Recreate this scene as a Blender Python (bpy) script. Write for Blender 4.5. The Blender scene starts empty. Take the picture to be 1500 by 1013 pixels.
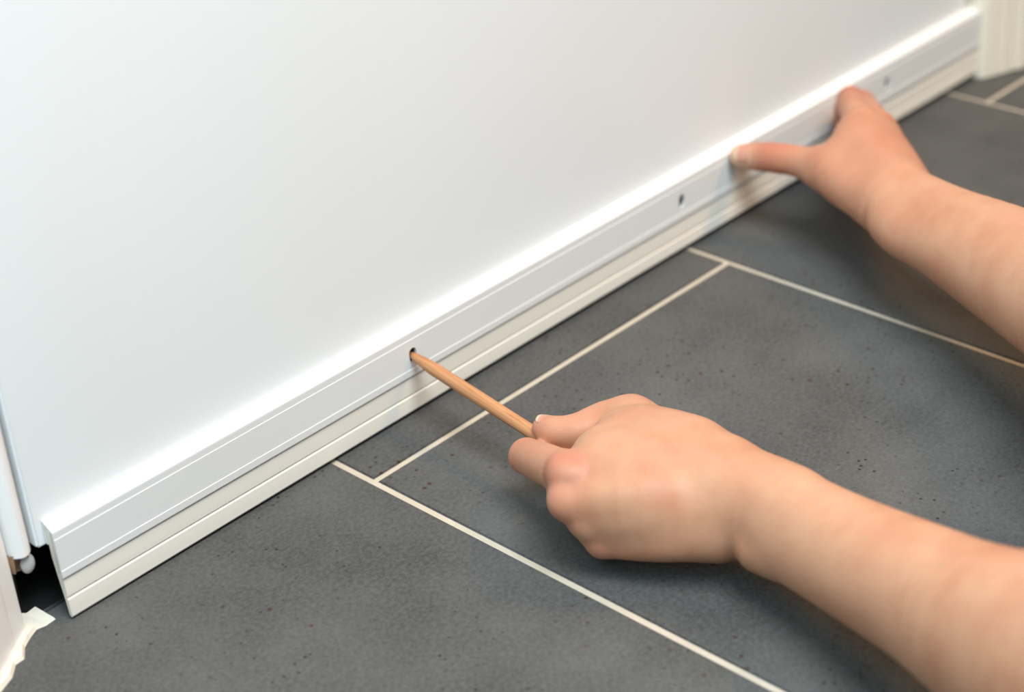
import bpy, bmesh, math, random
import numpy as np
from mathutils import Vector, Matrix, Euler

C = bpy.context.scene.collection
scene = bpy.context.scene

# ------------------------------------------------------------------ camera, sky, lights, exposure
CAM = Vector((-0.50704, -0.62978, 0.54521))
ROT = Euler((1.040304, 0.067442, -0.813363), 'XYZ')
FPX = 2730.38
cd = bpy.data.cameras.new('camera')
cd.sensor_width = 36.0
cd.lens = FPX / 1500 * 36
cd.clip_start = 0.02
cd.dof.use_dof = True
cd.dof.focus_distance = 0.93
cd.dof.aperture_fstop = 5.0
cam = bpy.data.objects.new('camera', cd)
cam.location = CAM
cam.rotation_euler = ROT
C.objects.link(cam)
scene.camera = cam

w = bpy.data.worlds.new('world')
w.use_nodes = True
scene.world = w
bg = w.node_tree.nodes['Background']
bg.inputs[0].default_value = (0.80, 0.88, 1.0, 1)
bg.inputs[1].default_value = 0.01


def area(name, loc, target, sx, sy, power, col):
    l = bpy.data.lights.new(name, 'AREA')
    l.shape = 'RECTANGLE'
    l.size, l.size_y = sx, sy
    l.energy = power
    l.color = col
    o = bpy.data.objects.new(name, l)
    o.location = loc
    d = Vector(target) - Vector(loc)
    o.rotation_euler = d.to_track_quat('-Z', 'Y').to_euler()
    C.objects.link(o)
    return o


area('ceiling_lamp', (-0.22, -0.80, 1.56), (0.1, -0.15, 0), 0.75, 0.75, 37, (0.90, 0.965, 1.0))
area('window_light', (-1.2, -2.4, 1.5), (0.0, 0.0, 0.1), 1.4, 1.4, 8, (0.66, 0.92, 1.0))
area('cool_fill', (-0.95, -0.60, 1.20), (-0.2, -0.1, 0.0), 0.5, 0.5, 8, (0.52, 0.83, 1.0))  # added cool fill to brighten the left side, not a lamp of the room
area('hall_lamp', (1.10, -0.74, 1.75), (0.64, 0.0, 0.05), 0.5, 0.5, 17, (1.0, 0.52, 0.17))

scene.view_settings.view_transform = 'Standard'
scene.view_settings.look = 'None'
scene.view_settings.exposure = 0.0
scene.view_settings.gamma = 1.0
scene.view_settings.use_curve_mapping = False

# ------------------------------------------------------------------ helpers
RM = np.array(ROT.to_matrix())
CP = np.array(CAM)


def at(u, v, z=None, y=None):
    """World point on the sight line through a photo pixel, at height z or at depth y."""
    d = RM @ np.array([(u - 750) / FPX, -(v - 506.5) / FPX, -1.0])
    if z is not None:
        return CP + d * (z - CP[2]) / d[2]
    return CP + d * (y - CP[1]) / d[1]


def link_mesh(name, me, mats=None, parent=None):
    o = bpy.data.objects.new(name, me)
    C.objects.link(o)
    if mats is not None:
        for m in (mats if isinstance(mats, (list, tuple)) else [mats]):
            me.materials.append(m)
    if parent is not None:
        o.parent = parent
    return o


def obj(name, bm, mat, parent=None, smooth=False):
    me = bpy.data.meshes.new(name)
    bmesh.ops.recalc_face_normals(bm, faces=bm.faces)
    bm.to_mesh(me)
    bm.free()
    if smooth:
        me.polygons.foreach_set('use_smooth', [True] * len(me.polygons))
    return link_mesh(name, me, mat, parent)


def box_bm(a, b, bevel=0.0, seg=1):
    bm = bmesh.new()
    bmesh.ops.create_cube(bm, size=1)
    for v in bm.verts:
        v.co = Vector([a[i] + (v.co[i] + 0.5) * (b[i] - a[i]) for i in range(3)])
    if bevel:
        bmesh.ops.bevel(bm, geom=bm.edges[:], offset=bevel, segments=seg, affect='EDGES')
    return bm


def loft_bm(sections, cap=True):
    """Sections: equally long closed loops of points."""
    bm = bmesh.new()
    loops = [[bm.verts.new(p) for p in s] for s in sections]
    n = len(loops[0])
    for a, b in zip(loops, loops[1:]):
        for i in range(n):
            j = (i + 1) % n
            bm.faces.new((a[i], a[j], b[j], b[i]))
    if cap:
        bm.faces.new(loops[0])
        bm.faces.new(loops[-1][::-1])
    return bm


def structure(o):
    o['kind'] = 'structure'
    return o


def nodes(name):
    m = bpy.data.materials.new(name)
    m.use_nodes = True
    nt = m.node_tree
    b = nt.nodes['Principled BSDF']
    return m, nt, b


def N(nt, t, **kw):
    n = nt.nodes.new(t)
    for k, v in kw.items():
        if k in ('operation', 'blend_type', 'data_type', 'attribute_name', 'feature', 'noise_dimensions'):
            setattr(n, k, v)
        else:
            n.inputs[k].default_value = v
    return n


def ramp(nt, src, stops):
    r = nt.nodes.new('ShaderNodeValToRGB')
    e = r.color_ramp.elements
    while len(e) < len(stops):
        e.new(0.5)
    for el, (p, c) in zip(e, stops):
        el.position = p
        el.color = (c, c, c, 1) if not isinstance(c, tuple) else (*c, 1)
    nt.links.new(src, r.inputs[0])
    return r.outputs[0]


def mix(nt, fac, a, b, blend='MIX'):
    m = nt.nodes.new('ShaderNodeMix')
    m.data_type = 'RGBA'
    m.blend_type = blend
    for s, v in ((m.inputs[0], fac), (m.inputs[6], a), (m.inputs[7], b)):
        if isinstance(v, (int, float)):
            s.default_value = v
        elif isinstance(v, tuple):
            s.default_value = (*v, 1)
        else:
            nt.links.new(v, s)
    return m.outputs[2]


def coord(nt, scale=(1, 1, 1), what='Object', rot=(0, 0, 0)):
    t = nt.nodes.new('ShaderNodeTexCoord')
    mp = nt.nodes.new('ShaderNodeMapping')
    mp.inputs['Scale'].default_value = scale
    mp.inputs['Rotation'].default_value = rot
    nt.links.new(t.outputs[what], mp.inputs[0])
    return mp.outputs[0]


def noise(nt, vec, scale, detail=3, rough=0.55):
    n = N(nt, 'ShaderNodeTexNoise', Scale=scale, Detail=detail, Roughness=rough)
    nt.links.new(vec, n.inputs['Vector'])
    return n.outputs[0]


def bump(nt, b, height, strength, dist):
    n = N(nt, 'ShaderNodeBump', Strength=strength, Distance=dist)
    nt.links.new(height, n.inputs['Height'])
    nt.links.new(n.outputs[0], b.inputs['Normal'])


def paint(name, col, rough=0.4, scale=60, strength=0.08, var=0.02):
    m, nt, b = nodes(name)
    v = coord(nt)
    n1 = noise(nt, v, scale, 3)
    n2 = noise(nt, v, 7, 4)
    c = mix(nt, n2, tuple(x * (1 - var) for x in col), tuple(min(1, x * (1 + var)) for x in col))
    nt.links.new(c, b.inputs['Base Color'])
    b.inputs['Roughness'].default_value = rough
    bump(nt, b, n1, strength, 0.001)
    return m


M_door = paint('door_paint', (0.82, 0.837, 0.835), 0.42, 110, 0.05, 0.012)
M_frame = paint('frame_paint', (0.92, 0.915, 0.90), 0.42, 40, 0.05, 0.01)
M_cream_warmlit = paint('warmlit_cream_paint', (0.88, 0.795, 0.65), 0.42, 40, 0.06, 0.02)  # cream paint deepened so the colour itself carries the warm light here
M_carrier = paint('lacquered_aluminium', (0.79, 0.785, 0.77), 0.42, 90, 0.03, 0.01)
M_flap = paint('cream_vinyl', (0.84, 0.79, 0.70), 0.5, 40, 0.06, 0.02)
M_lead_shade = paint('lead_and_slot_shade', (0.008, 0.007, 0.006), 0.9)  # near-black for the pencil lead and for the shade painted into the slots
M_gap_shade = paint('gap_shade_black', (0.012, 0.012, 0.012), 0.5, 30, 0.5, 0.3)  # near-black colour standing in for shade in the gap around the door
M_brown = paint('raw_brown_wood', (0.36, 0.22, 0.13), 0.8, 120, 0.6, 0.35)
M_wall = paint('wall_plaster', (0.78, 0.75, 0.68), 0.8, 50, 0.2, 0.02)
M_filler = paint('cream_filler', (0.76, 0.70, 0.58), 0.85, 200, 0.6, 0.12)
M_glint = paint('grey_metal', (0.55, 0.53, 0.50), 0.4)


def mk_tile():
    m, nt, b = nodes('slate_tile')
    v = coord(nt)
    gn = N(nt, 'ShaderNodeObjectInfo')
    add = N(nt, 'ShaderNodeVectorMath', operation='ADD')
    sc = N(nt, 'ShaderNodeVectorMath', operation='SCALE')
    nt.links.new(gn.outputs['Location'], sc.inputs[0])
    sc.inputs['Scale'].default_value = 1.7
    nt.links.new(v, add.inputs[0])
    nt.links.new(sc.outputs[0], add.inputs[1])
    v = add.outputs[0]
    cloud = noise(nt, v, 9, 5, 0.6)
    fine = noise(nt, v, 420, 2, 0.7)
    base = mix(nt, ramp(nt, cloud, [(0.3, 0.0), (0.72, 1.0)]), (0.044, 0.0445, 0.0425), (0.106, 0.105, 0.100))
    base = mix(nt, ramp(nt, fine, [(0.35, 0.0), (0.7, 1.0)]), base, mix(nt, 0.35, base, (0.17, 0.17, 0.165)))
    # dark pits and rusty specks
    for scale, thr, col, clus in ((330, 0.20, (0.012, 0.011, 0.010), 14), (230, 0.20, (0.055, 0.026, 0.017), 11)):
        vo = N(nt, 'ShaderNodeTexVoronoi', Scale=scale)
        nt.links.new(v, vo.inputs['Vector'])
        spot = ramp(nt, vo.outputs['Distance'], [(thr, 1.0), (thr + 0.14, 0.0)])
        sep = N(nt, 'ShaderNodeSeparateColor')
        nt.links.new(vo.outputs['Color'], sep.inputs[0])
        pick = ramp(nt, sep.outputs[0], [(0.84, 0.0), (0.90, 0.85)])
        cl = ramp(nt, noise(nt, v, clus, 2), [(0.44, 0.0), (0.60, 1.0)])
        m1 = N(nt, 'ShaderNodeMath', operation='MULTIPLY')
        nt.links.new(spot, m1.inputs[0])
        nt.links.new(pick, m1.inputs[1])
        m2 = N(nt, 'ShaderNodeMath', operation='MULTIPLY')
        nt.links.new(m1.outputs[0], m2.inputs[0])
        nt.links.new(cl, m2.inputs[1])
        base = mix(nt, m2.outputs[0], base, col)
    nt.links.new(base, b.inputs['Base Color'])
    b.inputs['Roughness'].default_value = 0.55
    b.inputs['Specular IOR Level'].default_value = 0.12
    bump(nt, b, fine, 0.22, 0.0006)
    return m


def mk_grout():
    m, nt, b = nodes('cream_grout')
    v = coord(nt)
    n = noise(nt, v, 60, 4, 0.6)
    f = noise(nt, v, 900, 2, 0.6)
    c = mix(nt, n, (0.43, 0.365, 0.28), (0.61, 0.535, 0.425))
    nt.links.new(c, b.inputs['Base Color'])
    b.inputs['Roughness'].default_value = 0.9
    bump(nt, b, f, 0.5, 0.0004)
    return m


def mk_wood():
    m, nt, b = nodes('pencil_wood')
    v = coord(nt, (900, 900, 28))
    s = noise(nt, v, 1.0, 3, 0.6)
    v2 = coord(nt, (300, 300, 40))
    k = noise(nt, v2, 1.0, 2, 0.5)
    c = mix(nt, ramp(nt, s, [(0.3, 0.0), (0.7, 1.0)]), (0.42, 0.175, 0.07), (0.60, 0.29, 0.125))
    c = mix(nt, ramp(nt, k, [(0.60, 0.0), (0.74, 0.5)]), c, (0.28, 0.10, 0.04))
    nt.links.new(c, b.inputs['Base Color'])
    b.inputs['Roughness'].default_value = 0.55
    bump(nt, b, s, 0.25, 0.0003)
    return m


def mk_skin():
    m, nt, b = nodes('skin')
    v = coord(nt)
    blotch = noise(nt, v, 38, 4, 0.6)
    pale = noise(nt, v, 16, 2, 0.5)
    fine = noise(nt, v, 900, 3, 0.6)
    c = mix(nt, ramp(nt, blotch, [(0.38, 0.0), (0.72, 1.0)]), (0.545, 0.287, 0.172), (0.475, 0.210, 0.119))
    c = mix(nt, ramp(nt, pale, [(0.45, 0.0), (0.75, 0.45)]), c, (0.61, 0.345, 0.217))
    at_ = N(nt, 'ShaderNodeAttribute', attribute_name='flush')
    c = mix(nt, at_.outputs['Fac'], c, (0.48, 0.135, 0.085))
    a2 = N(nt, 'ShaderNodeAttribute', attribute_name='bony')
    c = mix(nt, a2.outputs['Fac'], c, (0.74, 0.50, 0.34))
    nt.links.new(c, b.inputs['Base Color'])
    b.inputs['Roughness'].default_value = 0.48
    b.inputs['Specular IOR Level'].default_value = 0.3
    b.inputs['Subsurface Weight'].default_value = 0.25
    b.inputs['Subsurface Radius'].default_value = (1.0, 0.35, 0.18)
    b.inputs['Subsurface Scale'].default_value = 0.004
    vo = N(nt, 'ShaderNodeTexVoronoi', Scale=620.0, feature='DISTANCE_TO_EDGE')
    nt.links.new(v, vo.inputs['Vector'])
    ad = N(nt, 'ShaderNodeMath', operation='ADD')
    nt.links.new(fine, ad.inputs[0])
    nt.links.new(vo.outputs['Distance'], ad.inputs[1])
    bump(nt, b, ad.outputs[0], 0.16, 0.0004)
    return m


def mk_nail():
    m, nt, b = nodes('fingernail')
    a = N(nt, 'ShaderNodeAttribute', attribute_name='tip')
    c = mix(nt, a.outputs['Fac'], (0.56, 0.26, 0.18), (0.70, 0.49, 0.34))
    nt.links.new(c, b.inputs['Base Color'])
    b.inputs['Roughness'].default_value = 0.28
    return m


M_tile, M_grout, M_wood, M_skin, M_nail = mk_tile(), mk_grout(), mk_wood(), mk_skin(), mk_nail()

# ------------------------------------------------------------------ floor
TX, TY, G = 0.300, 0.600, 0.0036
floor = structure(obj('floor', box_bm((-2.4, -2.4, -0.03), (2.4, 1.2, -0.0009)), M_grout))


def tile_bm(x0, y0, x1, y1):
    bm = box_bm((x0, y0, -0.008), (x1, y1, 0.0))
    top = [e for e in bm.edges if all(abs(v.co.z) < 1e-6 for v in e.verts)]
    bmesh.ops.bevel(bm, geom=top, offset=0.0007, segments=2, affect='EDGES')
    return bm


tb = tile_bm(G / 2 - TX / 2, G / 2 - TY / 2, TX / 2 - G / 2, TY / 2 - G / 2)
tile_me = bpy.data.meshes.new('tile')
tb.to_mesh(tile_me)
tb.free()
tile_me.materials.append(M_tile)
for i in range(-5, 7):
    off = 0.0 if i % 2 == 0 else 0.30
    for j in range(-3, 2):
        t = bpy.data.objects.new('tile', tile_me)
        t.location = (TX * (i + 0.5), TY * (j + 0.5) + off, 0.0)
        t.parent = floor
        C.objects.link(t)

# ------------------------------------------------------------------ door, frame, walls
XL, XR = -0.1738, 0.6262
YD = 0.0362
door = structure(obj('door_1', box_bm((XL, YD, 0.041), (XR, YD + 0.04, 2.02), 0.0012, 2), M_door))


def prism(name, pts, z0, z1, mat, parent=None):
    return obj(name, loft_bm([[(x, y, z) for x, y in pts] for z in (z0, z1)]), mat, parent)


right_pts = [(0.6335, 0.0305), (0.6345, 0.0262), (0.6370, 0.0240), (0.6438, 0.0213), (0.6500, 0.0192), (0.6515, 0.0180), (0.6563, 0.0168), (0.6640, 0.0143),
             (0.6660, 0.0125), (0.6722, 0.0110), (0.6900, 0.0060), (0.7000, 0.0060), (0.7040, 0.0100), (0.7040, 0.0600), (0.6335, 0.0600)]
structure(prism('trim_2', right_pts, 0.0, 2.08, M_cream_warmlit))
left_pts = [(-0.1872, 0.0412), (-0.1885, 0.0385), (-0.1980, 0.0320), (-0.2000, 0.0300), (-0.2144, 0.0195), (-0.2165, 0.0165), (-0.2300, 0.0110), (-0.2440, 0.0110),
            (-0.2480, 0.0150), (-0.2480, 0.0600), (-0.1872, 0.0600)]
trim_1 = structure(prism('trim_1', left_pts[::-1], 0.0, 2.08, M_frame))
# crumbly filler along the foot of the left casing
random.seed(4)
foot = [(-0.1745, 0.0375), (-0.1800, 0.0365), (-0.1850, 0.0385), (-0.1905, 0.0335), (-0.1960, 0.0300), (-0.2010, 0.0235), (-0.2060, 0.0240), (-0.2120, 0.0175), (-0.2200, 0.0120), (-0.2300, 0.0070)]
secs = []
for i, (x, y) in enumerate(foot):
    j = 0.0012 * random.uniform(-1, 1)
    h = 0.0022 + 0.0008 * random.random()
    if i < 2:
        h *= 0.6
    secs.append([(x - 0.001, y + 0.012, -0.0004), (x - 0.001, y + 0.012, h * 1.6), (x, y + 0.004, h), (x + 0.0006, y + j, h * 0.75), (x + 0.001, y + j - 0.0012, -0.0004)])
obj('filler_bead', loft_bm(secs), M_filler, trim_1)

# half-round stop beside the door, ending above the floor
bead = []
for k in range(20):
    a = 2 * math.pi * k / 20
    bead.append((-0.1809 + 0.0060 * math.cos(a), 0.0440 + 0.0085 * math.sin(a)))
trim_3 = structure(prism('trim_3', bead, 0.0415, 2.04, M_frame))
# splintered brown end and a grey screw under the stop
random.seed(9)
bm = bmesh.new()
for k in range(11):
    a = (-0.1866 + 0.0012 * k, 0.041 + 0.005 * random.random(), 0.043)
    l = 0.006 + 0.009 * random.random()
    r = 0.0021 + 0.0014 * random.random()
    ring0 = [bm.verts.new((a[0] + r * math.cos(t), a[1] + r * math.sin(t), a[2])) for t in (0, 1.6, 3.1, 4.7)]
    ring1 = [bm.verts.new((a[0] + 0.5 * r * math.cos(t) + random.uniform(-.001, .001), a[1] + 0.5 * r * math.sin(t), a[2] - l)) for t in (0, 1.6, 3.1, 4.7)]
    for i in range(4):
        bm.faces.new((ring0[i], ring0[(i + 1) % 4], ring1[(i + 1) % 4], ring1[i]))
    bm.faces.new(ring1)
sp = obj('splintered_end', bm, M_brown, trim_3)
bm = bmesh.new()
bmesh.ops.create_uvsphere(bm, u_segments=12, v_segments=8, radius=0.0036)
for v in bm.verts:
    v.co = Vector((v.co.x * 1.1, v.co.y * 0.6, v.co.z * 1.5)) + Vector((-0.1782, 0.041, 0.0335))
obj('screw_head', bm, M_glint, trim_3, True)

structure(obj('trim_4', box_bm((-0.1872, 0.0440, -0.0008), (0.6335, 0.13, 0.0015), 0.001), M_gap_shade))  # added black slab, painting the shade under the door over the tiles
# jambs behind the casings: right raw wood, left in the gap-shade black
structure(obj('trim_5', box_bm((0.6285, 0.0605, 0.0), (0.66, 0.17, 2.06)), M_brown))
structure(obj('trim_6', box_bm((-0.22, 0.0605, 0.0), (-0.1765, 0.17, 2.06)), M_gap_shade))
structure(obj('wall_left', box_bm((-2.4, 0.0605, 0.0), (-0.221, 0.17, 2.6)), M_wall))
structure(obj('wall_right', box_bm((0.661, 0.0605, 0.0), (2.4, 0.17, 2.6)), M_wall))
structure(obj('wall_top', box_bm((-0.22, 0.0605, 2.06), (0.66, 0.17, 2.6)), M_wall))
structure(obj('wall_back', box_bm((-2.4, 1.1, 0.0), (2.4, 1.2, 2.6)), M_wall))
structure(obj('ceiling', box_bm((-2.4, 0.171, 2.6), (2.4, 1.2, 2.7)), M_wall))
structure(obj('wall_west', box_bm((-2.5, 0.0605, 0.0), (-2.401, 1.2, 2.6)), M_wall))
structure(obj('wall_east', box_bm((2.401, 0.0605, 0.0), (2.5, 1.2, 2.6)), M_wall))

# ------------------------------------------------------------------ door sweep
sweep = bpy.data.objects.new('door_sweep', None)
sweep.location = (0.232, 0.030, 0.0)
sweep['label'] = 'long white door sweep strip with three slots mounted along the bottom of the door'
sweep['category'] = 'door sweep'
C.objects.link(sweep)
SO = Vector(sweep.location)
X0, X1 = -0.1692, 0.6328


def sub(pts):
    return [Vector(p) - SO for p in pts]


prof = [(0.0360, 0.0552), (0.0348, 0.0552), (0.0340, 0.0548), (0.0286, 0.0520), (0.0281, 0.0513), (0.0280, 0.0505), (0.0280, 0.0474), (0.02775, 0.0471),
        (0.02775, 0.0297), (0.0275, 0.0294), (0.0275, 0.0256), (0.0278, 0.0250), (0.0290, 0.0248), (0.0295, 0.0252), (0.0295, 0.0500),
        (0.0345, 0.0528), (0.0345, 0.0420), (0.0360, 0.0420)]
car = obj('carrier', loft_bm([sub([(x, y, z) for y, z in prof]) for x in (X0, X1)]), M_carrier, sweep)
SLOTS = (0.0606, 0.2905, 0.5138)
cut = bmesh.new()
for sx in SLOTS:
    loops = []
    for yy in (0.020, 0.033):
        lp = []
        for k in range(24):
            a = 2 * math.pi * k / 24
            z = 0.0375 + (0.0016 if math.sin(a) >= 0 else -0.0016) + 0.0028 * math.sin(a)
            lp.append(Vector((sx + 0.0027 * math.cos(a), yy, z)) - SO)
        loops.append(lp)
    t = loft_bm(loops)
    me = bpy.data.meshes.new('t')
    bmesh.ops.recalc_face_normals(t, faces=t.faces)
    t.to_mesh(me)
    t.free()
    cut.from_mesh(me)
    bpy.data.meshes.remove(me)
cutter = obj('cutter', cut, M_lead_shade, sweep)
md = car.modifiers.new('slots', 'BOOLEAN')
md.object = cutter
md.operation = 'DIFFERENCE'
md.solver = 'EXACT'
bpy.context.view_layer.update()
dg = bpy.context.evaluated_depsgraph_get()
new_me = bpy.data.meshes.new_from_object(car.evaluated_get(dg))
car.modifiers.clear()
car.data = new_me
bpy.data.objects.remove(cutter)
obj('slot_shade_strip', box_bm(Vector((X0 + 0.012, 0.0297, 0.031)) - SO, Vector((X1 - 0.012, 0.0311, 0.0475)) - SO), M_lead_shade, sweep)  # added dark strip that stands in for the shade inside the slots

secs = []
for k in range(13):
    t = k / 12
    x = X0 + 0.0004 + t * (X1 - X0 - 0.0008)
    zb = 0.0018 + 0.0030 * min(1, t * 1.5)
    yb = 0.0003 * math.sin(t * 5)
    fp = [(0.0312, 0.0500), (0.0312, 0.0262), (0.0296, 0.0246), (0.0287, 0.0240), (0.0284, 0.0160), (0.0284, 0.0140), (0.0290, 0.0133), (0.0290, 0.0126),
          (0.0284, 0.0121), (0.0282, 0.0080), (0.0281, zb + 0.0008), (0.0285, zb), (0.0296, zb), (0.0302, zb + 0.0006), (0.0312, 0.0120), (0.0330, 0.0240),
          (0.0343, 0.0340), (0.0343, 0.0522)]
    secs.append(sub([(x, y + (yb if z < 0.02 else 0), z) for y, z in fp]))
fl = obj('flap', loft_bm(secs), M_flap, sweep, False)

# ------------------------------------------------------------------ pencil
P_TIP = np.array([0.0603, 0.0296, 0.0376])
P_FAR = at(780, 633, z=0.0310)
ax = P_FAR - P_TIP
ax = ax / np.linalg.norm(ax)
pencil = bpy.data.objects.new('pencil', None)
pencil.location = P_TIP
pencil.rotation_mode = 'QUATERNION'
pencil.rotation_quaternion = Vector(ax).to_track_quat('Z', 'Y')
pencil['label'] = 'short unpainted wooden pencil held in the fist, its point in a sweep slot'
pencil['category'] = 'pencil'
C.objects.link(pencil)


def lathe(prof, n=24, hexr=0.0):
    secs = []
    for r, z in prof:
        s = []
        for k in range(n):
            a = 2 * math.pi * k / n
            s.append((r * math.cos(a), r * math.sin(a), z))
        secs.append(s)
    return loft_bm(secs)


obj('barrel', lathe([(0.0016, 0.0010), (0.0022, 0.0040), (0.0029, 0.0105), (0.0034, 0.0165), (0.0036, 0.0195), (0.0036, 0.1300), (0.0034, 0.1312)]), M_wood, pencil, True)
obj('lead', lathe([(0.0003, -0.0035), (0.0008, -0.0020), (0.0014, 0.0010), (0.0014, 0.1309)], 12), M_lead_shade, pencil, True)

# ------------------------------------------------------------------ arms: blended tapered limbs, meshed as one continuous surface
def smin(a, b, k):
    h = np.clip(0.5 + 0.5 * (b - a) / k, 0, 1)
    return b + (a - b) * h - k * h * (1 - h)


def smax(a, b, k):
    return -smin(-a, -b, k)


def cone(P, a, ra, b, rb):
    ab = b - a
    t = np.clip(((P - a) @ ab) / (ab @ ab), 0, 1)
    return np.linalg.norm(P - (a + t[:, None] * ab), axis=1) - (ra + t * (rb - ra))


def resample(pts, n=4):
    """Catmull-Rom through the joints, so a limb bends and tapers without steps."""
    A = np.array([np.append(p, r) for p, r in pts])
    if len(A) < 3:
        return A
    E = np.vstack([2 * A[0] - A[1], A, 2 * A[-1] - A[-2]])
    out = []
    for i in range(1, len(E) - 2):
        p0, p1, p2, p3 = E[i - 1:i + 3]
        for t in np.arange(n) / n:
            out.append(0.5 * (2 * p1 + (p2 - p0) * t + (2 * p0 - 5 * p1 + 4 * p2 - p3) * t * t + (3 * p1 - p0 - 3 * p2 + p3) * t ** 3))
    out.append(A[-1])
    return np.array(out)


def chain(P, pts, k):
    """pts: (point, radius) joints of one limb; the sampled spheres-and-cones are joined with a small blend."""
    d = None
    R = resample(pts)
    for a, b in zip(R, R[1:]):
        e = cone(P, a[:3], a[3], b[:3], b[3])
        d = e if d is None else np.minimum(d, e)
    return d


def crease(P, c, n, w, L, depth):
    """Inward fold across a limb at c, running square to the direction n."""
    n = n / np.linalg.norm(n)
    q = P - c
    return depth * np.exp(-((q @ n) / w) ** 2 - (np.linalg.norm(q, axis=1) / L) ** 2)


def surface(field, lo, hi, h, coarse=5):
    """Naive surface nets on a sparse narrow band."""
    n = np.ceil((hi - lo) / h).astype(int) + 1
    n = ((n + coarse - 1) // coarse) * coarse
    cb = n // coarse
    ci = np.stack(np.meshgrid(*[np.arange(c) for c in cb], indexing='ij'), -1).reshape(-1, 3)
    cc = lo + (ci * coarse + (coarse - 1) / 2) * h
    dc = field(cc)
    band = np.abs(dc) < coarse * h * 1.25
    V = np.repeat(np.repeat(np.repeat(dc.reshape(cb), coarse, 0), coarse, 1), coarse, 2).astype(np.float32)
    loc = np.stack(np.meshgrid(*[np.arange(coarse)] * 3, indexing='ij'), -1).reshape(-1, 3)
    act = ci[band]
    for s in range(0, len(act), 2000):
        idx = (act[s:s + 2000, None, :] * coarse + loc[None]).reshape(-1, 3)
        V[idx[:, 0], idx[:, 1], idx[:, 2]] = field(lo + idx * h)
    S = V < 0
    cnt = np.zeros(np.array(V.shape) - 1, np.int8)
    corners = [(i, j, k) for i in (0, 1) for j in (0, 1) for k in (0, 1)]
    sl = lambda A, c: A[c[0]:A.shape[0] - 1 + c[0], c[1]:A.shape[1] - 1 + c[1], c[2]:A.shape[2] - 1 + c[2]]
    for c in corners:
        cnt += sl(S, c)
    cells = np.argwhere((cnt > 0) & (cnt < 8))
    acc = np.zeros((len(cells), 3))
    num = np.zeros(len(cells))
    vals = {c: V[cells[:, 0] + c[0], cells[:, 1] + c[1], cells[:, 2] + c[2]] for c in corners}
    for c in corners:
        for axis in range(3):
            if c[axis] == 0:
                c2 = tuple(1 if q == axis else c[q] for q in range(3))
                a, b = vals[c], vals[c2]
                m = (a < 0) != (b < 0)
                t = np.where(m, a / np.where(a == b, 1, a - b), 0)
                p = np.tile(np.array(c, float), (len(cells), 1))
                p[:, axis] += t
                acc[m] += p[m]
                num[m] += 1
    verts = lo + (cells + acc / num[:, None]) * h
    index = -np.ones(cnt.shape, int)
    index[cells[:, 0], cells[:, 1], cells[:, 2]] = np.arange(len(cells))
    quads = []
    for axis in range(3):
        u, v = [(1, 2), (2, 0), (0, 1)][axis]
        A = np.take(S, range(S.shape[axis] - 1), axis)
        B = np.take(S, range(1, S.shape[axis]), axis)
        e = np.argwhere(A != B)
        ok = (e[:, u] > 0) & (e[:, v] > 0) & (e[:, u] < S.shape[u] - 1) & (e[:, v] < S.shape[v] - 1)
        e = e[ok]
        q = []
        for du, dv in ((-1, -1), (0, -1), (0, 0), (-1, 0)):
            f = e.copy()
            f[:, u] += du
            f[:, v] += dv
            q.append(index[f[:, 0], f[:, 1], f[:, 2]])
        q = np.stack(q, 1)
        flip = ~A[e[:, 0], e[:, 1], e[:, 2]]
        q[flip] = q[flip][:, ::-1]
        quads.append(q)
    return verts, np.concatenate(quads)


def spots(V, lst):
    d = np.zeros(len(V))
    for p, r, a in lst:
        d = np.maximum(d, a * np.exp(-((np.linalg.norm(V - p, axis=1) / r) ** 2)))
    return d


def limb_mesh(name, field, pts, parent, flush, bony, h=0.0012, pad=0.012):
    allp = np.array([p for p, r in pts])
    rm = np.array([r for p, r in pts])
    lo = (allp - rm[:, None]).min(0) - pad
    hi = (allp + rm[:, None]).max(0) + pad
    V, Q = surface(field, lo, hi, h)
    E = np.concatenate([Q[:, [i, (i + 1) % 4]] for i in range(4)])
    deg = np.bincount(E.ravel(), minlength=len(V))[:, None]
    for lam in (0.5, -0.52, 0.5, -0.52, 0.5, -0.52, 0.5, -0.52):
        A = np.stack([np.bincount(E[:, 0], V[E[:, 1], c], len(V)) + np.bincount(E[:, 1], V[E[:, 0], c], len(V)) for c in range(3)], 1)
        V = V + lam * (A / deg - V)
    me = bpy.data.meshes.new(name)
    org = np.array(parent.location)
    me.from_pydata((V - org).tolist(), [], Q.tolist())
    me.polygons.foreach_set('use_smooth', [True] * len(me.polygons))
    for nm, lst in (('flush', flush), ('bony', bony)):
        at_ = me.attributes.new(nm, 'FLOAT', 'POINT')
        at_.data.foreach_set('value', spots(V, lst).astype(np.float32))
    o = link_mesh(name, me, M_skin, parent)
    return o


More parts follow.
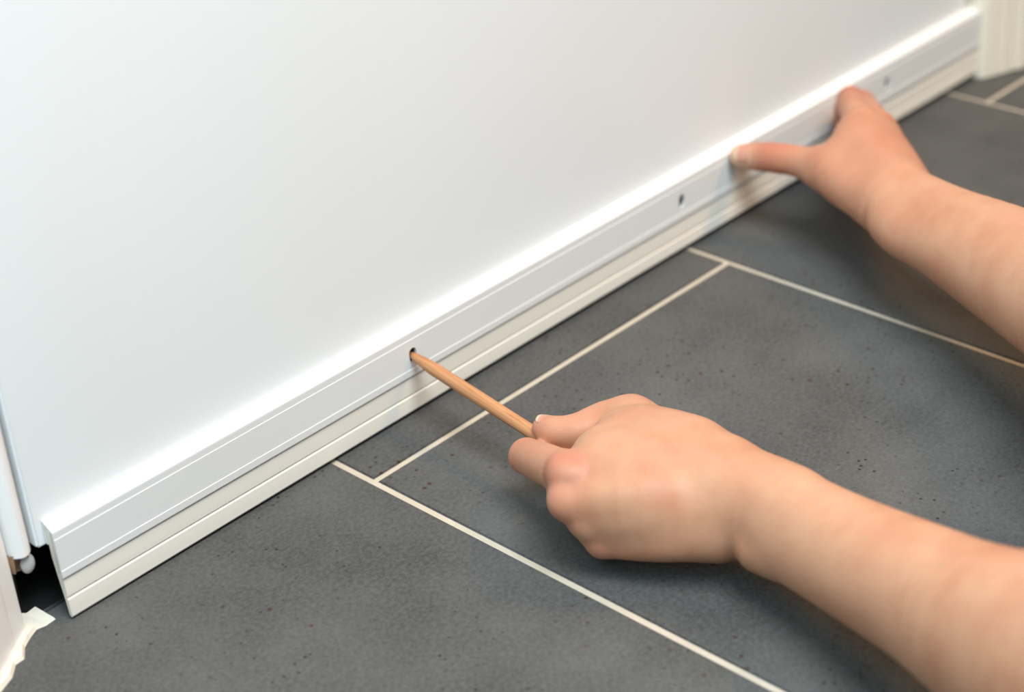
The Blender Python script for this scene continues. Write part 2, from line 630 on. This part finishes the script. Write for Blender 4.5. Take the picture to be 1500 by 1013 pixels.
def nail(parent, base, tip, up, r, width, length, droop=0.15):
    """Curved nail lying on a finger end: base and tip on the finger axis, up = nail side."""
    org = np.array(parent.matrix_world.translation) if parent.parent is None else np.array(person.location)
    t = (tip - base) / np.linalg.norm(tip - base)
    up = up - (up @ t) * t
    up /= np.linalg.norm(up)
    s = np.cross(t, up)
    nu, nv = 12, 12
    verts, val = [], []
    for layer in (0, 1):
        for i in range(nu + 1):
            for j in range(nv + 1):
                a, b = 2 * i / nu - 1, 2 * j / nv - 1
                aa = a * math.sqrt(1 - 0.42 * b * b) if b > 0 else a * math.sqrt(1 - 0.30 * b * b)
                ang = aa * width
                rr = r + (0.00035 if layer == 0 else -0.0006) - droop * max(0, b) ** 2 * 0.004
                p = base + t * (length * (b + 1) / 2 * (1 - 0.10 * a * a)) + rr * (math.cos(ang) * up + math.sin(ang) * s)
                verts.append(p - org)
                val.append(1.0 if b > 0.66 else max(0, (b - 0.5) / 0.16))
    n1 = (nu + 1) * (nv + 1)
    faces = []
    idx = lambda l, i, j: l * n1 + i * (nv + 1) + j
    for i in range(nu):
        for j in range(nv):
            faces.append((idx(0, i, j), idx(0, i + 1, j), idx(0, i + 1, j + 1), idx(0, i, j + 1)))
            faces.append((idx(1, i, j + 1), idx(1, i + 1, j + 1), idx(1, i + 1, j), idx(1, i, j)))
    rim = [(i, 0) for i in range(nu + 1)] + [(nu, j) for j in range(1, nv + 1)] + [(i, nv) for i in range(nu - 1, -1, -1)] + [(0, j) for j in range(nv - 1, 0, -1)]
    for (a, b), (c, d) in zip(rim, rim[1:] + rim[:1]):
        faces.append((idx(0, c, d), idx(0, a, b), idx(1, a, b), idx(1, c, d)))
    bm = bmesh.new()
    vs = [bm.verts.new(v) for v in verts]
    for f in faces:
        bm.faces.new([vs[q] for q in f])
    bmesh.ops.recalc_face_normals(bm, faces=bm.faces)
    me = bpy.data.meshes.new('fingernail')
    bm.to_mesh(me)
    bm.free()
    me.polygons.foreach_set('use_smooth', [True] * len(me.polygons))
    at_ = me.attributes.new('tip', 'FLOAT', 'POINT')
    at_.data.foreach_set('value', np.array(val, np.float32))
    return link_mesh('fingernail', me, M_nail, parent)


person = bpy.data.objects.new('person', None)
person.location = (0.25, -0.33, 0.0)
person['label'] = 'person reaching in with two bare forearms, one hand pinching the pencil, one pressing the sweep'
person['category'] = 'person'
C.objects.link(person)
mm = 0.001


def J(u, v, z, r):
    return (at(u, v, z=z * mm), r * mm)


# --- near (left) hand, fist round the pencil
def near_arm():
    arm_r = [J(1062, 720, 43, 20), J(1145, 748, 44, 20.8), J(1240, 798, 49, 22.5), J(1355, 858, 58, 26), J(1450, 909, 69, 30), J(1640, 985, 95, 38), J(1900, 1090, 135, 43)]
    arm_u = [J(1055, 768, 30, 15), J(1112, 794, 29, 11.5), J(1160, 810, 33, 13), J(1260, 850, 42, 17.8), J(1365, 897, 54, 22), J(1470, 955, 66, 28), J(1640, 1040, 90, 36)]
    styl = [J(1110, 803, 29, 9), J(1132, 813, 30, 8)]
    m2 = [J(1050, 690, 45, 15), J(940, 685, 52, 13), J(832, 692, 50, 9.5)]
    m3 = [J(1050, 715, 42, 15), J(940, 725, 46, 13), J(832, 733, 42, 9.3)]
    m4 = [J(1055, 745, 36, 15), J(945, 757, 36, 12), J(862, 762, 32, 9.0)]
    m5 = [J(1045, 780, 27, 13), J(960, 790, 24, 10.5), J(884, 790, 21, 8.5)]
    th = [J(1150, 746, 44, 19.5), J(1066, 693, 43, 16.5), J(990, 648, 43, 14), J(925, 615, 41, 10.2)]
    thd = [J(925, 615, 41, 10.2), J(885, 617, 39.5, 9.2), J(846, 630, 38.5, 8.0), J(815, 631, 37.8, 7.7), J(799, 627, 37, 6.8)]
    web = [J(1052, 692, 48, 15), J(985, 660, 50, 14), J(925, 645, 50, 12.5), J(888, 654, 48.5, 10.5)]
    f2 = [J(832, 692, 50, 9.8), J(800, 680, 40, 10.2), J(772, 668, 31, 9.0)]
    f2b = [J(772, 668, 31, 8.8), J(800, 672, 24, 7.8), J(822, 668, 24, 7.0)]
    f3 = [J(832, 733, 42, 9.3), J(828, 724, 28, 9.2), J(828, 720, 17, 8.2)]
    f3b = [J(828, 720, 17, 8.5), J(840, 732, 12, 7.8), J(870, 735, 16, 7)]
    f4 = [J(862, 762, 32, 9.0), J(860, 757, 20, 8.8), J(860, 752, 11, 8.2)]
    f4b = [J(860, 752, 11, 8.2), J(870, 765, 9, 7.5), J(895, 765, 14, 7)]
    f5 = [J(884, 790, 21, 8.5), J(872, 782, 14, 8), J(868, 778, 9, 7.5)]
    f5b = [J(868, 778, 9, 7.5), J(895, 790, 8.5, 7), J(915, 785, 12, 6.5)]
    palm = [J(1030, 735, 34, 17), J(930, 735, 32, 14)]
    v1 = [J(1015, 656, 48, 13), J(930, 630, 48, 11), J(900, 634, 46, 9.5)]
    v2 = [J(970, 668, 52, 13), J(890, 668, 51, 11), J(866, 668, 47.0, 9)]
    knob = [J(822, 689, 54, 4.6), J(838, 692, 54.5, 4.6)]

    def field(P):
        d = smin(chain(P, arm_r, 0.012), chain(P, arm_u, 0.012), 0.016)
        d = smin(d, chain(P, styl, 0.004), 0.008)
        for c in (m2, m3, m4, m5, palm, th):
            d = smin(d, chain(P, c, 0.006), 0.008)
        for c in (web, v1, v2):
            d = smin(d, chain(P, c, 0.006), 0.011)
        d = smin(d, chain(P, knob, 0.002), 0.006)
        for a, b, k in ((f2, f2b, 0.0035), (f3, f3b, 0.003), (f4, f4b, 0.003), (f5, f5b, 0.003)):
            e = smin(chain(P, a, 0.004), chain(P, b, 0.003), 0.002)
            d = smin(d, e, k)
        d = smin(d, chain(P, thd[:3], 0.004), 0.012)
        d = smin(d, chain(P, thd[1:], 0.004), 0.003)
        arm_ax = arm_r[2][0] - arm_r[0][0]
        th_ax = thd[4][0] - thd[1][0]
        f_ax = f2[0][0] - f2[2][0]
        d = d + crease(P, at(1070, 812, z=0.026), arm_ax, 0.0065, 0.020, 0.0024)
        d = d + crease(P, at(1052, 755, z=0.056), arm_ax, 0.0014, 0.017, 0.0005)
        for o, dep in ((0.0, 0.0006), (0.0024, 0.0004)):
            d = d + crease(P, at(848, 618, z=0.044) + o * th_ax / np.linalg.norm(th_ax), th_ax, 0.0008, 0.007, dep)
        d = d + crease(P, at(798, 708, z=0.044), f_ax, 0.0022, 0.008, 0.0016)
        return d
    allpts = arm_r + arm_u + styl + m2 + m3 + m4 + m5 + th + thd + f2 + f2b + f3 + f3b + f4 + f4b + f5 + f5b
    flush = [(f2[0][0] + np.array([-.004, -.002, .004]), 0.012, 0.85), (f2[2][0], 0.015, 0.6), (f2[1][0], 0.012, 0.35), (f3[0][0], 0.011, 0.65), (f4[0][0], 0.010, 0.35),
             (thd[2][0], 0.013, 0.35), (thd[4][0], 0.010, 0.5), (m5[2][0], 0.014, 0.5), (m5[1][0], 0.010, 0.25), (thd[1][0], 0.014, 0.3)]
    bony = [(at(823, 688, z=0.061), 0.0055, 0.6)]
    o = limb_mesh('arm', field, allpts, person, flush, bony)
    nail(o, thd[3][0] * 0.85 + thd[4][0] * 0.15, thd[4][0], np.array([0.1, 0.3, 0.9]), 0.0066, 0.85, 0.0100)
    return o


# --- far (right) hand, thumb and fingers pressing the sweep
def far_arm():
    arm_r = [J(1318, 285, 62, 18), J(1345, 300, 62, 18.5), J(1395, 328, 64, 20.5), J(1465, 365, 68, 25), J(1570, 425, 78, 31), J(1760, 520, 100, 37), J(1960, 620, 130, 42)]
    arm_u = [J(1300, 318, 55, 14), J(1325, 343, 55, 14), J(1375, 363, 58, 16.5), J(1450, 402, 63, 21), J(1560, 460, 73, 27), J(1700, 545, 90, 35)]
    m2 = [J(1312, 275, 64, 14), J(1285, 225, 70, 12), J(1262, 184, 72, 10)]
    m3 = [J(1322, 272, 62, 14), J(1302, 225, 66, 12), J(1284, 187, 68, 9.5)]
    m4 = [J(1328, 275, 58, 13), J(1312, 235, 59, 11), J(1298, 204, 60, 9)]
    m5 = [J(1328, 285, 52, 13), J(1318, 250, 52, 10.5), J(1305, 222, 50, 8.5)]
    th = [J(1300, 300, 58, 15), J(1250, 275, 56, 15), J(1203, 246, 56, 11.5)]
    tip = at(1086, 229, y=0.0205)
    thd = [(th[2][0], 11.5 * mm), (at(1168, 236, z=0.0555), 9.6 * mm), (at(1135, 231, z=0.0545), 9.4 * mm), (at(1108, 229, z=0.0520), 8.8 * mm), (tip, 7.4 * mm)]
    web = [J(1225, 245, 58, 12), J(1252, 210, 66, 11)]
    f2 = [(m2[2][0], 10 * mm), J(1251, 163, 68, 9.2), J(1246, 147, 62, 8.6)]
    f2b = [f2[2], (at(1240, 158, y=0.010), 8.0 * mm), (at(1235, 180, y=0.0205), 7.2 * mm)]
    f3 = [(m3[2][0], 9.5 * mm), J(1272, 166, 62, 9), J(1262, 152, 56, 8.4)]
    f3b = [f3[2], (at(1255, 165, y=0.008), 7.8 * mm), (at(1250, 190, y=0.020), 7.2 * mm)]
    f4 = [(m4[2][0], 9.0 * mm), J(1286, 182, 54, 8.6), J(1276, 168, 48, 8.0)]
    f4b = [f4[2], (at(1270, 180, y=0.006), 7.5 * mm), (at(1264, 200, y=0.020), 7.0 * mm)]
    f5 = [(m5[2][0], 8.5 * mm), J(1296, 204, 44, 8), J(1286, 190, 38, 7.4)]
    f5b = [f5[2], (at(1280, 200, y=0.004), 6.8 * mm), (at(1274, 212, y=0.020), 6.4 * mm)]
    palm = [J(1300, 280, 58, 16), J(1262, 232, 65, 14), J(1256, 213, 67.5, 12.5), J(1254, 198, 68, 11)]

    def field(P):
        d = smin(chain(P, arm_r, 0.012), chain(P, arm_u, 0.012), 0.016)
        for c in (m2, m3, m4, m5, palm, th):
            d = smin(d, chain(P, c, 0.006), 0.009)
        d = smin(d, chain(P, web, 0.006), 0.012)
        for a, b in ((f2, f2b), (f3, f3b), (f4, f4b), (f5, f5b)):
            e = smin(chain(P, a, 0.004), chain(P, b, 0.004), 0.003)
            d = smin(d, e, 0.004)
        d = smin(d, chain(P, thd, 0.004), 0.005)
        t_ax = thd[3][0] - thd[1][0]
        t_ax = t_ax / np.linalg.norm(t_ax)
        for o, dep in ((-0.0016, 0.0006), (0.0012, 0.0007)):
            d = d + crease(P, at(1131, 231, z=0.064) + o * t_ax, t_ax, 0.0008, 0.010, dep)
        for o in (0.0, 0.0026, 0.0052):
            d = d + crease(P, at(1191, 268, z=0.052) - o * t_ax, t_ax - np.array([0, 0.35, 0]), 0.0009, 0.009, 0.0010)
        d = d + crease(P, at(1277, 330, z=0.050), arm_u[2][0] - arm_u[0][0], 0.0040, 0.016, 0.0026)
        d = d - crease(P, at(1258, 312, z=0.050), arm_u[2][0] - arm_u[0][0], 0.0070, 0.014, 0.0012)
        for kn in (m2[2], m3[2], m4[2]):
            d = d - crease(P, kn[0] + np.array([0, 0, kn[1]]), np.array([1.0, 0.2, 0]), 0.0055, 0.008, 0.0016)
        return d
    allpts = arm_r + arm_u + m2 + m3 + m4 + m5 + th + thd + f2 + f2b + f3 + f3b + f4 + f4b + f5 + f5b
    flush = [(thd[2][0], 0.022, 0.7), (thd[3][0], 0.012, 0.75), (f2[2][0], 0.018, 0.75), (f2[1][0], 0.016, 0.65), (f3[0][0], 0.016, 0.65), (f3[2][0], 0.014, 0.65), (f4[0][0], 0.014, 0.6), (m2[1][0], 0.045, 0.34), (thd[1][0], 0.014, 0.35),
             (arm_u[1][0], 0.02, 0.2)]
    bony = [(tip + np.array([-.005, -.003, .002]), 0.0085, 1.0)]
    o = limb_mesh('arm', field, allpts, person, flush, bony)
    nail(o, thd[3][0] * 0.98 + tip * 0.02, tip, np.array([-0.40, -0.72, 0.56]), 0.0082, 0.72, 0.0118)
    return o


near_arm()
far_arm()
